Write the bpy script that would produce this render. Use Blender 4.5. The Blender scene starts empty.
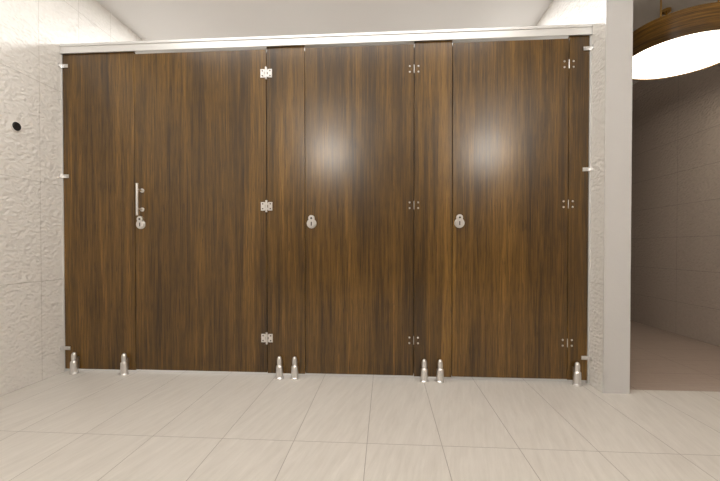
import bpy, bmesh, math
from mathutils import Vector, Matrix
sc=bpy.context.scene
col=sc.collection
sc.view_settings.view_transform='Standard'

# ---------------------------------------------------------------- materials
def nmat(name):
    m=bpy.data.materials.new(name); m.use_nodes=True
    nt=m.node_tree; b=nt.nodes['Principled BSDF']
    return m,nt,b
def N(nt,t,**k):
    n=nt.nodes.new(t)
    for a,v in k.items(): setattr(n,a,v)
    return n
def M(nt,op,a,b=None,c=None):
    n=nt.nodes.new('ShaderNodeMath'); n.operation=op
    for i,v in enumerate((a,b,c)):
        if v is None: continue
        if isinstance(v,(int,float)): n.inputs[i].default_value=v
        else: nt.links.new(v,n.inputs[i])
    return n.outputs[0]
def mix(nt,f,a,b):
    n=nt.nodes.new('ShaderNodeMix'); n.data_type='RGBA'
    for i,v in ((0,f),(6,a),(7,b)):
        if isinstance(v,(int,float)): n.inputs[i].default_value=v
        elif isinstance(v,tuple): n.inputs[i].default_value=(*v,1)
        else: nt.links.new(v,n.inputs[i])
    return n.outputs[2]
def noise(nt,vec,scale,detail=4,rough=.5,mp=None,dist=0):
    if mp:
        m=N(nt,'ShaderNodeMapping'); m.inputs['Scale'].default_value=mp
        nt.links.new(vec,m.inputs['Vector']); vec=m.outputs[0]
    n=N(nt,'ShaderNodeTexNoise'); n.inputs['Scale'].default_value=scale
    n.inputs['Detail'].default_value=detail; n.inputs['Roughness'].default_value=rough
    n.inputs['Distortion'].default_value=dist
    nt.links.new(vec,n.inputs['Vector']); return n.outputs['Fac']
def joint(nt,c,w,off,g):
    f=M(nt,'FRACT',M(nt,'DIVIDE',M(nt,'SUBTRACT',c,off-10*w),w))
    d=M(nt,'MULTIPLY',M(nt,'SUBTRACT',.5,M(nt,'ABSOLUTE',M(nt,'SUBTRACT',f,.5))),w)
    return M(nt,'LESS_THAN',d,g)
def simple(name,c,rough=.5,metal=0,em=None,es=0,bump=None):
    m,nt,b=nmat(name)
    b.inputs['Base Color'].default_value=(*c,1); b.inputs['Roughness'].default_value=rough
    b.inputs['Metallic'].default_value=metal
    if em:
        b.inputs['Emission Color'].default_value=(*em,1); b.inputs['Emission Strength'].default_value=es
    if bump:
        g=N(nt,'ShaderNodeNewGeometry')
        f=noise(nt,g.outputs['Position'],bump[0],3)
        bp=N(nt,'ShaderNodeBump'); bp.inputs['Distance'].default_value=bump[1]
        nt.links.new(f,bp.inputs['Height']); nt.links.new(bp.outputs[0],b.inputs['Normal'])
    return m

def wall_tile(name,ca,cb,axis,wu,ou,wz,oz,grout,depth=.0055,rough=.42,jg=.0013):
    m,nt,b=nmat(name)
    g=N(nt,'ShaderNodeNewGeometry'); s=N(nt,'ShaderNodeSeparateXYZ')
    P=g.outputs['Position']; nt.links.new(P,s.inputs[0])
    u=s.outputs[axis]; z=s.outputs[2]
    j=M(nt,'MAXIMUM',joint(nt,u,wu,ou,jg),joint(nt,z,wz,oz,jg))
    nz=N(nt,'ShaderNodeTexNoise'); nz.inputs['Scale'].default_value=14; nt.links.new(P,nz.inputs['Vector'])
    sc_=N(nt,'ShaderNodeVectorMath'); sc_.operation='SCALE'; sc_.inputs['Scale'].default_value=.04
    wd=N(nt,'ShaderNodeVectorMath'); wd.operation='ADD'
    nt.links.new(nz.outputs['Color'],sc_.inputs[0]); nt.links.new(P,wd.inputs[0]); nt.links.new(sc_.outputs[0],wd.inputs[1])
    W=wd.outputs[0]
    vo=N(nt,'ShaderNodeTexVoronoi'); vo.feature='SMOOTH_F1'; vo.inputs['Scale'].default_value=52
    vo.inputs['Smoothness'].default_value=.6
    mp=N(nt,'ShaderNodeMapping'); mp.inputs['Scale'].default_value=(.7,.7,1.25)
    nt.links.new(W,mp.inputs['Vector']); nt.links.new(mp.outputs[0],vo.inputs['Vector'])
    relief=noise(nt,P,44,3,.5)
    fine=noise(nt,P,120,2,.5)
    h=M(nt,'ADD',M(nt,'MULTIPLY',relief,.65),M(nt,'MULTIPLY',vo.outputs['Distance'],.9))
    h=M(nt,'ADD',h,M(nt,'MULTIPLY',fine,.18))
    h=M(nt,'SUBTRACT',h,M(nt,'MULTIPLY',j,.2))
    bp=N(nt,'ShaderNodeBump'); bp.inputs['Distance'].default_value=depth; bp.inputs['Strength'].default_value=1
    nt.links.new(h,bp.inputs['Height']); nt.links.new(bp.outputs[0],b.inputs['Normal'])
    c=mix(nt,relief,ca,cb); c=mix(nt,j,c,grout)
    nt.links.new(c,b.inputs['Base Color']); b.inputs['Roughness'].default_value=rough
    return m

def floor_mat():
    m,nt,b=nmat('floor_porcelain_tile')
    g=N(nt,'ShaderNodeNewGeometry'); s=N(nt,'ShaderNodeSeparateXYZ')
    P=g.outputs['Position']; nt.links.new(P,s.inputs[0])
    x,y=s.outputs[0],s.outputs[1]
    j=M(nt,'MAXIMUM',joint(nt,x,.305,-.075,.0013),joint(nt,y,.80,-.77,.0013))
    ix=M(nt,'FLOOR',M(nt,'DIVIDE',M(nt,'ADD',x,.075),.305)); iy=M(nt,'FLOOR',M(nt,'DIVIDE',M(nt,'ADD',y,.77),.8))
    cb=N(nt,'ShaderNodeCombineXYZ'); nt.links.new(ix,cb.inputs[0]); nt.links.new(iy,cb.inputs[1])
    wn=N(nt,'ShaderNodeTexWhiteNoise'); nt.links.new(cb.outputs[0],wn.inputs['Vector'])
    off=N(nt,'ShaderNodeVectorMath'); off.operation='MULTIPLY_ADD'
    nt.links.new(wn.outputs['Color'],off.inputs[0]); off.inputs[1].default_value=(5,5,5); nt.links.new(P,off.inputs[2])
    rt=N(nt,'ShaderNodeMapping'); rt.inputs['Rotation'].default_value=(0,0,math.radians(12)); nt.links.new(off.outputs[0],rt.inputs['Vector'])
    st=noise(nt,rt.outputs[0],5,6,.68,mp=(9,.9,1),dist=.3); bl=noise(nt,P,3,3,.5)
    stc=M(nt,'MULTIPLY',M(nt,'SUBTRACT',st,.3),2.4); stc.node.use_clamp=True
    c=mix(nt,stc,(.56,.53,.485),(.68,.65,.605))
    c=mix(nt,M(nt,'MULTIPLY',wn.outputs['Value'],.10),c,(.52,.49,.45))
    c=mix(nt,M(nt,'MULTIPLY',bl,.2),c,(.68,.65,.605))
    c=mix(nt,j,c,(.34,.31,.28))
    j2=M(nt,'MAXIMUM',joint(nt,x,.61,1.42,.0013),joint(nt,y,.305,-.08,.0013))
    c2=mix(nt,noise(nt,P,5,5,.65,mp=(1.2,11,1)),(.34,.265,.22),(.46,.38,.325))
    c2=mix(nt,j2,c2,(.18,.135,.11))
    hall_dim=M(nt,'MULTIPLY',M(nt,'GREATER_THAN',y,-.08),M(nt,'GREATER_THAN',x,1.27))  # corridor dimness put into the floor colour as a darker, redder region
    c=mix(nt,hall_dim,c,c2)
    nt.links.new(c,b.inputs['Base Color'])
    nt.links.new(M(nt,'ADD',.32,M(nt,'MULTIPLY',st,.2)),b.inputs['Roughness'])
    h=M(nt,'SUBTRACT',M(nt,'MULTIPLY',st,.15),j)
    bp=N(nt,'ShaderNodeBump'); bp.inputs['Distance'].default_value=.0008
    nt.links.new(h,bp.inputs['Height']); nt.links.new(bp.outputs[0],b.inputs['Normal'])
    return m

def wood(name,horizontal=False,gain=1.0):
    m,nt,b=nmat(name)
    tc=N(nt,'ShaderNodeNewGeometry')
    P=tc.outputs['Position']
    S=(lambda a,c:(c,c,a)) if horizontal else (lambda a,c:(a,a,c))
    broad=noise(nt,P,1,3,.55,mp=S(4.5,.4),dist=.8)
    mid=noise(nt,P,1,5,.65,mp=S(32,.8),dist=.5)
    fine=noise(nt,P,1,4,.7,mp=S(170,3.5))
    pores=noise(nt,P,1,2,.5,mp=S(260,8))
    f=M(nt,'ADD',M(nt,'MULTIPLY',broad,.38),M(nt,'ADD',M(nt,'MULTIPLY',mid,.40),M(nt,'MULTIPLY',fine,.42)))
    cr=N(nt,'ShaderNodeValToRGB'); nt.links.new(f,cr.inputs[0])
    e=cr.color_ramp.elements
    g=gain
    e[0].position=.44; e[0].color=(.0155*g,.0070*g,.0010*g,1)
    e[1].position=.79; e[1].color=(.250*g,.132*g,.027*g,1)
    n=cr.color_ramp.elements.new(.55); n.color=(.052*g,.0250*g,.0028*g,1)
    n=cr.color_ramp.elements.new(.65); n.color=(.118*g,.0595*g,.0082*g,1)
    pm=M(nt,'GREATER_THAN',pores,.60)
    c=mix(nt,M(nt,'MULTIPLY',pm,.5),cr.outputs[0],(.014,.0062,.0010))
    nt.links.new(c,b.inputs['Base Color'])
    b.inputs['Roughness'].default_value=.33
    b.inputs['Specular IOR Level'].default_value=.35
    b.inputs['Coat Weight'].default_value=.55
    b.inputs['Coat Roughness'].default_value=.21
    bp=N(nt,'ShaderNodeBump'); bp.inputs['Distance'].default_value=.0003; bp.inputs['Strength'].default_value=.4
    nt.links.new(noise(nt,P,420,2),bp.inputs['Height']); nt.links.new(bp.outputs[0],b.inputs['Normal'])
    return m

M_wallL=wall_tile('wall_tile_cream',(.74,.715,.675),(.80,.775,.735),1,.3,-.16,.6,.6,(.55,.52,.47))
M_wallP=wall_tile('wall_tile_cream_x',(.74,.715,.675),(.80,.775,.735),0,.3,.1,.6,.6,(.55,.52,.47))
M_wallF=wall_tile('wall_tile_darkened_x',(.16,.135,.11),(.21,.175,.15),0,.6,.1,.3,.0,(.12,.10,.09))  # unseen front wall, colour darkened to cut haze reflected in the doors
M_wallR=wall_tile('wall_tile_taupe',(.45,.385,.34),(.56,.485,.43),1,.6,.2,.3,.0,(.27,.22,.19),.0065)  # dim corridor light put into the base colour of the right wall
M_smooth=simple('painted_wall_end',(.54,.535,.53),.6,bump=(60,.0006))
M_ceil=simple('ceiling_paint',(.86,.85,.84),.8,bump=(150,.0003))
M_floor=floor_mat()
M_wood=wood('walnut_laminate')
M_woodH=wood('walnut_veneer_shade',True,1.7)
M_steel=simple('brushed_stainless',(.78,.77,.76),.28,1)
M_alu=simple('anodised_aluminium',(.70,.70,.69),.42,.5)
M_black=simple('black_rubber',(.008,.008,.008),.5)
M_dark=simple('dark_slot',(.02,.02,.02),.4)
M_gold=simple('brass_fitting',(.65,.42,.14),.25,1)
M_white=simple('white_trim_ring',(.8,.78,.74),.4)
M_diff=simple('globe_opal_glass',(.9,.88,.84),.4,em=(1,.93,.84),es=31)
M_diffH=simple('lamp_diffuser_glass',(.9,.88,.84),.4,em=(1,.89,.72),es=4.0)
M_inner=simple('lamp_shade_lining',(.85,.78,.66),.6)

# ---------------------------------------------------------------- mesh helpers
def link(name,bm,mats,parent=None,bevel=0,smooth=False):
    me=bpy.data.meshes.new(name); bmesh.ops.recalc_face_normals(bm,faces=bm.faces)
    bm.to_mesh(me); bm.free()
    for m in (mats if isinstance(mats,(list,tuple)) else [mats]): me.materials.append(m)
    o=bpy.data.objects.new(name,me); col.objects.link(o)
    if parent: o.parent=parent
    if smooth:
        for p in me.polygons: p.use_smooth=True
        me.set_sharp_from_angle(angle=math.radians(35))
    if bevel:
        b=o.modifiers.new('bevel','BEVEL'); b.width=bevel; b.segments=2; b.limit_method='ANGLE'
    return o
def bx(bm,x0,x1,y0,y1,z0,z1,mi=0):
    r=bmesh.ops.create_cube(bm,size=1)
    bmesh.ops.scale(bm,vec=(x1-x0,y1-y0,z1-z0),verts=r['verts'])
    bmesh.ops.translate(bm,vec=((x0+x1)/2,(y0+y1)/2,(z0+z1)/2),verts=r['verts'])
    for f in {f for v in r['verts'] for f in v.link_faces}: f.material_index=mi
def cyl(bm,c,r,l,axis='Z',r2=None,seg=24,mi=0):
    q=bmesh.ops.create_cone(bm,cap_ends=True,segments=seg,radius1=r,radius2=r if r2 is None else r2,depth=l)
    if axis=='Y': bmesh.ops.rotate(bm,verts=q['verts'],matrix=Matrix.Rotation(math.pi/2,3,'X'))
    if axis=='X': bmesh.ops.rotate(bm,verts=q['verts'],matrix=Matrix.Rotation(math.pi/2,3,'Y'))
    bmesh.ops.translate(bm,vec=c,verts=q['verts'])
    for f in {f for v in q['verts'] for f in v.link_faces}: f.material_index=mi
def lathe(bm,prof,cx,cy,cz=0,seg=28,closed=False,mi=0):
    rings=[]
    for r,z in prof:
        if r<1e-5: rings.append([bm.verts.new((cx,cy,cz+z))])
        else: rings.append([bm.verts.new((cx+r*math.cos(a*2*math.pi/seg),cy+r*math.sin(a*2*math.pi/seg),cz+z)) for a in range(seg)])
    pr=list(zip(rings,rings[1:]))
    if closed: pr.append((rings[-1],rings[0]))
    for A,B in pr:
        for i in range(seg):
            j=(i+1)%seg
            v=[A[i%len(A)],A[j%len(A)],B[j%len(B)],B[i%len(B)]]
            u=[]
            for t in v:
                if t not in u: u.append(t)
            if len(u)>2:
                f=bm.faces.new(u); f.material_index=mi
def box(name,x0,x1,y0,y1,z0,z1,mat,parent=None,bevel=0):
    bm=bmesh.new(); bx(bm,x0,x1,y0,y1,z0,z1); return link(name,bm,mat,parent,bevel)
def empty(name,loc=(0,0,0)):
    e=bpy.data.objects.new(name,None); e.empty_display_size=.1; e.location=loc; col.objects.link(e); return e

# ---------------------------------------------------------------- room shell
XL,XP,XP2,XR=-2.075,1.20,1.341,2.70
YB,YF,H=1.65,-4.6,2.58
YH=6.2
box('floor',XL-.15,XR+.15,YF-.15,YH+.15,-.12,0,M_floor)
box('ceiling',XL-.15,XR+.15,YF-.15,YH+.15,H,H+.12,M_ceil)
box('wall_left',XL-.15,XL,YF,YH,0,H,M_wallL)
box('wall_right',XR,XR+.15,YF,YH,0,H,M_wallR)
box('wall_back',XL,XP,YB,YB+.15,0,H,M_wallP)
box('wall_corridor_end',XP2,XR,YH,YH+.15,0,H,M_wallP)
box('wall_front',XL,XR,YF-.15,YF,0,H,M_wallF)
bm=bmesh.new(); bx(bm,XP,XP2,-.145,YH,0,H,0)
o=link('wall_divider',bm,[M_wallL,M_smooth])
for p in o.data.polygons:
    if p.normal.y<-.9: p.material_index=1
box('trim_1',XP-.002,XP+.001,-.149,-.1451,0,H,M_alu)
box('trim_2',XP-.010,XP-.0005,-.004,.022,.0,2.043,M_alu)
box('trim_3',XL+.0003,XL+.0055,-.004,.022,.0,2.043,M_alu)

# ---------------------------------------------------------------- partition
part=empty('toilet_partition')
T=.02; ZB,ZT=.020,2.045
pil=[('side_panel',XL+.006,-1.593),('pilaster_1',-.734,-.497),('pilaster_2',.1735,.399),('pilaster_3',1.076,1.188)]
for n,a,b in pil: box(n,a,b,0,T,ZB,ZT,M_wood,part,.0012)
for i,x in enumerate((-1.591,-.736,-.495,.1715,.401,1.074)):
    box('seam_dark_strip_%d'%(i+1),x-.008,x+.008,T+.0005,T+.008,.03,2.02,M_black,part)  # black strip added behind each gap to keep the seams dark
bm=bmesh.new()
bx(bm,XL+.001,XP-.001,-.012,.032,ZT,ZT+.052)
bx(bm,XL+.001,XP-.001,-.018,-.0121,ZT+.040,ZT+.056)
bx(bm,XL+.001,XP-.001,-.016,-.0121,ZT-.004,ZT+.006)
link('head_rail',bm,M_alu,part,.0015)
for i,x in enumerate((-.615,.286)): box('stall_divider_%d'%(i+1),x-.01,x+.01,T+.002,YB-.004,.15,1.95,M_wood,part,.001)
prof=[(0,0),(.026,0),(.026,.006),(.022,.010),(.0215,.070),(.0205,.076),(.0155,.082),(.0150,.086),(.0158,.090),(.0158,.112),(.0145,.122),(.011,.130),(.006,.1345),(0,.136)]
for i,x in enumerate((-1.985,-1.65,-.65,-.555,.233,.327,1.118)):
    bm=bmesh.new(); lathe(bm,prof,x,-.0275); bx(bm,x-.012,x+.012,-.012,-.0005,.03,.10)
    link('support_foot_%d'%(i+1),bm,M_steel,part,smooth=True)
for i,z in enumerate((1.965,1.262,.155)):
    for s,xw in (('left',XL),('right',XP)):
        d=1 if s=='left' else -1
        bm=bmesh.new()
        a,b=sorted((xw+d*.0005,xw+d*.048)); bx(bm,a,b,-.009,-.0045,z-.011,z+.011)
        a,b=sorted((xw+d*.0005,xw+d*.005)); bx(bm,a,b,-.030,-.009,z-.011,z+.011)
        cyl(bm,(xw+d*.037,-.010,z),.006,.005,'Y',mi=0); cyl(bm,(xw+d*.02,-.010,z),.005,.005,'Y')
        link('wall_bracket_%s_%d'%(s,i+1),bm,M_steel,part,.0008)

# ---------------------------------------------------------------- doors
def lock(parent,x,z):
    bm=bmesh.new()
    cyl(bm,(x,-.004,z),.030,.007,'Y',seg=40)
    cyl(bm,(x,-.011,z),.022,.008,'Y',r2=.022,seg=40)
    cyl(bm,(x,-.009,z+.032),.019,.017,'Y',seg=32)
    bx(bm,x-.018,x+.018,-.008,-.001,z,z+.032)
    bx(bm,x-.003,x+.003,-.017,-.0148,z-.014,z+.010,1)
    cyl(bm,(x,-.0185,z+.032),.006,.003,'Y',mi=1)
    link('coin_lock',bm,[M_steel,M_dark],parent,.0008)
doors=[(-1.5895,-.7375,True),(-.4935,.1700,False),(.4025,1.0725,False)]
for n,(a,b,big) in enumerate(doors):
    e=empty('stall_door')
    box('door_leaf',a,b,0,T,ZB+.004,2.030,M_wood,e,.0012)
    lock(e,a+.040,.952)
    if big:
        bm=bmesh.new(); x=a+.05; r=.008
        cyl(bm,(x-.004,-.048,1.105),r,.20,seg=16)
        for z in (1.045,1.165):
            cyl(bm,(x,-.024,z),.006,.048,'Y',seg=16); cyl(bm,(x,-.003,z),.013,.005,'Y',seg=20)
        link('pull_handle',bm,M_steel,e,smooth=True)
    for k,z in enumerate((1.88,1.06,.24)):
        bm=bmesh.new(); g=b+.0015
        if big:
            bx(bm,g-.036,g-.010,-.005,-.0005,z-.026,z+.026); bx(bm,g+.010,g+.036,-.005,-.0005,z-.026,z+.026)
            bx(bm,g-.013,g+.013,-.008,-.001,z-.022,z-.008); bx(bm,g-.013,g+.013,-.008,-.001,z+.008,z+.022)
            cyl(bm,(g,-.008,z),.0065,.074,seg=20)
            for sx in (-.024,.024):
                for sz in (-.015,.015): cyl(bm,(g+sx,-.006,z+sz),.0042,.003,'Y',seg=14,mi=1)
        else:
            for sx in (-.026,.026):
                for sz in (-.017,.017): cyl(bm,(g+sx,-.0025,z+sz),.0062,.004,'Y',r2=.004,seg=16)
            cyl(bm,(g,-.003,z),.0022,.05,seg=12)
        link('hinge_%d'%(k+1),bm,[M_steel,M_dark],e,.0005)

# ---------------------------------------------------------------- wall sensor on left wall
e=empty('wall_sensor')
bm=bmesh.new(); cyl(bm,(XL+.003,-.31,1.485),.029,.005,'X',seg=32); link('ring',bm,M_white,e,.001)
bm=bmesh.new(); cyl(bm,(XL+.009,-.31,1.485),.025,.006,'X',r2=.022,seg=32); link('cap',bm,M_black,e,.001)

# ---------------------------------------------------------------- pendant lamps
def lamp(x,y,zb,R,hh,mat):
    e=empty('drum_pendant_lamp')
    bm=bmesh.new(); lathe(bm,[(R,0),(R,hh),(R-.012,hh),(R-.012,0)],x,y,zb,seg=96,closed=True)
    link('shade',bm,M_woodH,e,smooth=True)
    bm=bmesh.new(); lathe(bm,[(0,.0),(R*.5,-.001),(R-.014,.006),(R-.014,.014),(0,.012)],x,y,zb,seg=96)
    link('diffuser',bm,mat,e,smooth=True)
    bm=bmesh.new(); lathe(bm,[(0,hh-.02),(R-.014,hh-.02),(R-.014,hh-.012),(0,hh-.012)],x,y,zb,seg=64)
    link('top_plate',bm,M_inner,e)
    bm=bmesh.new()
    for k in range(3):
        a=math.radians(200+120*k); px,py=x+.19*math.cos(a),y+.19*math.sin(a)
        z0=zb+hh-.012; z1=H-.012
        cyl(bm,(px,py,(z0+z1)/2),.005,z1-z0,seg=12)
        lathe(bm,[(0,H-.001),(.03,H-.001),(.03,H-.02),(.012,H-.03),(0,H-.03)],px,py,0)
        lathe(bm,[(0,0),(.022,0),(.022,.03),(.010,.045),(0,.045)],px,py,z0)
    link('hangers',bm,M_gold,e,smooth=True)
    return e
lamp(2.06,.50,2.13,.36,.165,M_diffH)
def globe(x,y,zc,R):
    e=empty('globe_pendant_lamp')
    bm=bmesh.new(); bmesh.ops.create_uvsphere(bm,u_segments=48,v_segments=24,radius=R)
    bmesh.ops.translate(bm,vec=(x,y,zc),verts=bm.verts); link('globe',bm,M_diff,e,smooth=True)
    bm=bmesh.new(); cyl(bm,(x,y,(zc+R-.01+H-.03)/2),.007,H-.03-(zc+R-.01),seg=14)
    lathe(bm,[(0,H-.001),(.06,H-.001),(.06,H-.02),(.045,H-.032),(0,H-.034)],x,y,0)
    lathe(bm,[(0,.03),(.05,.03),(.06,-.012),(0,-.012)],x,y,zc+R)
    link('stem',bm,M_gold,e,smooth=True)
globe(-.78,-3.0,2.12,.22)
globe(1.39,-3.0,2.12,.22)

# ---------------------------------------------------------------- lights
def area(name,loc,sx,sy,p,c,rot=(0,0,0)):
    l=bpy.data.lights.new(name,'AREA'); l.shape='RECTANGLE'; l.size=sx; l.size_y=sy; l.energy=p; l.color=c
    o=bpy.data.objects.new(name,l); o.location=loc; o.rotation_euler=rot; col.objects.link(o)
area('fill_light_main',(-.4,-.75,H-.01),2.6,.25,24,(1,.98,.95))  # unseen fill added over the front area, no known fitting
area('fill_light_stalls',(-.4,.85,H-.01),2.6,.3,70,(1,.99,.98))  # fill added behind the rail to brighten the stall ceiling and gaps
w=bpy.data.worlds.new('world'); sc.world=w; w.use_nodes=True
w.node_tree.nodes['Background'].inputs[0].default_value=(.9,.95,1,1); w.node_tree.nodes['Background'].inputs[1].default_value=.3

# ---------------------------------------------------------------- camera
cd=bpy.data.cameras.new('camera'); cd.sensor_width=36; cd.lens=19.0; cd.shift_y=.0158; cd.clip_start=.01
co=bpy.data.objects.new('camera',cd); co.location=(0,-2.32,.806)
co.rotation_euler=(math.radians(90-.7),0,math.atan(.067)); col.objects.link(co); sc.camera=co
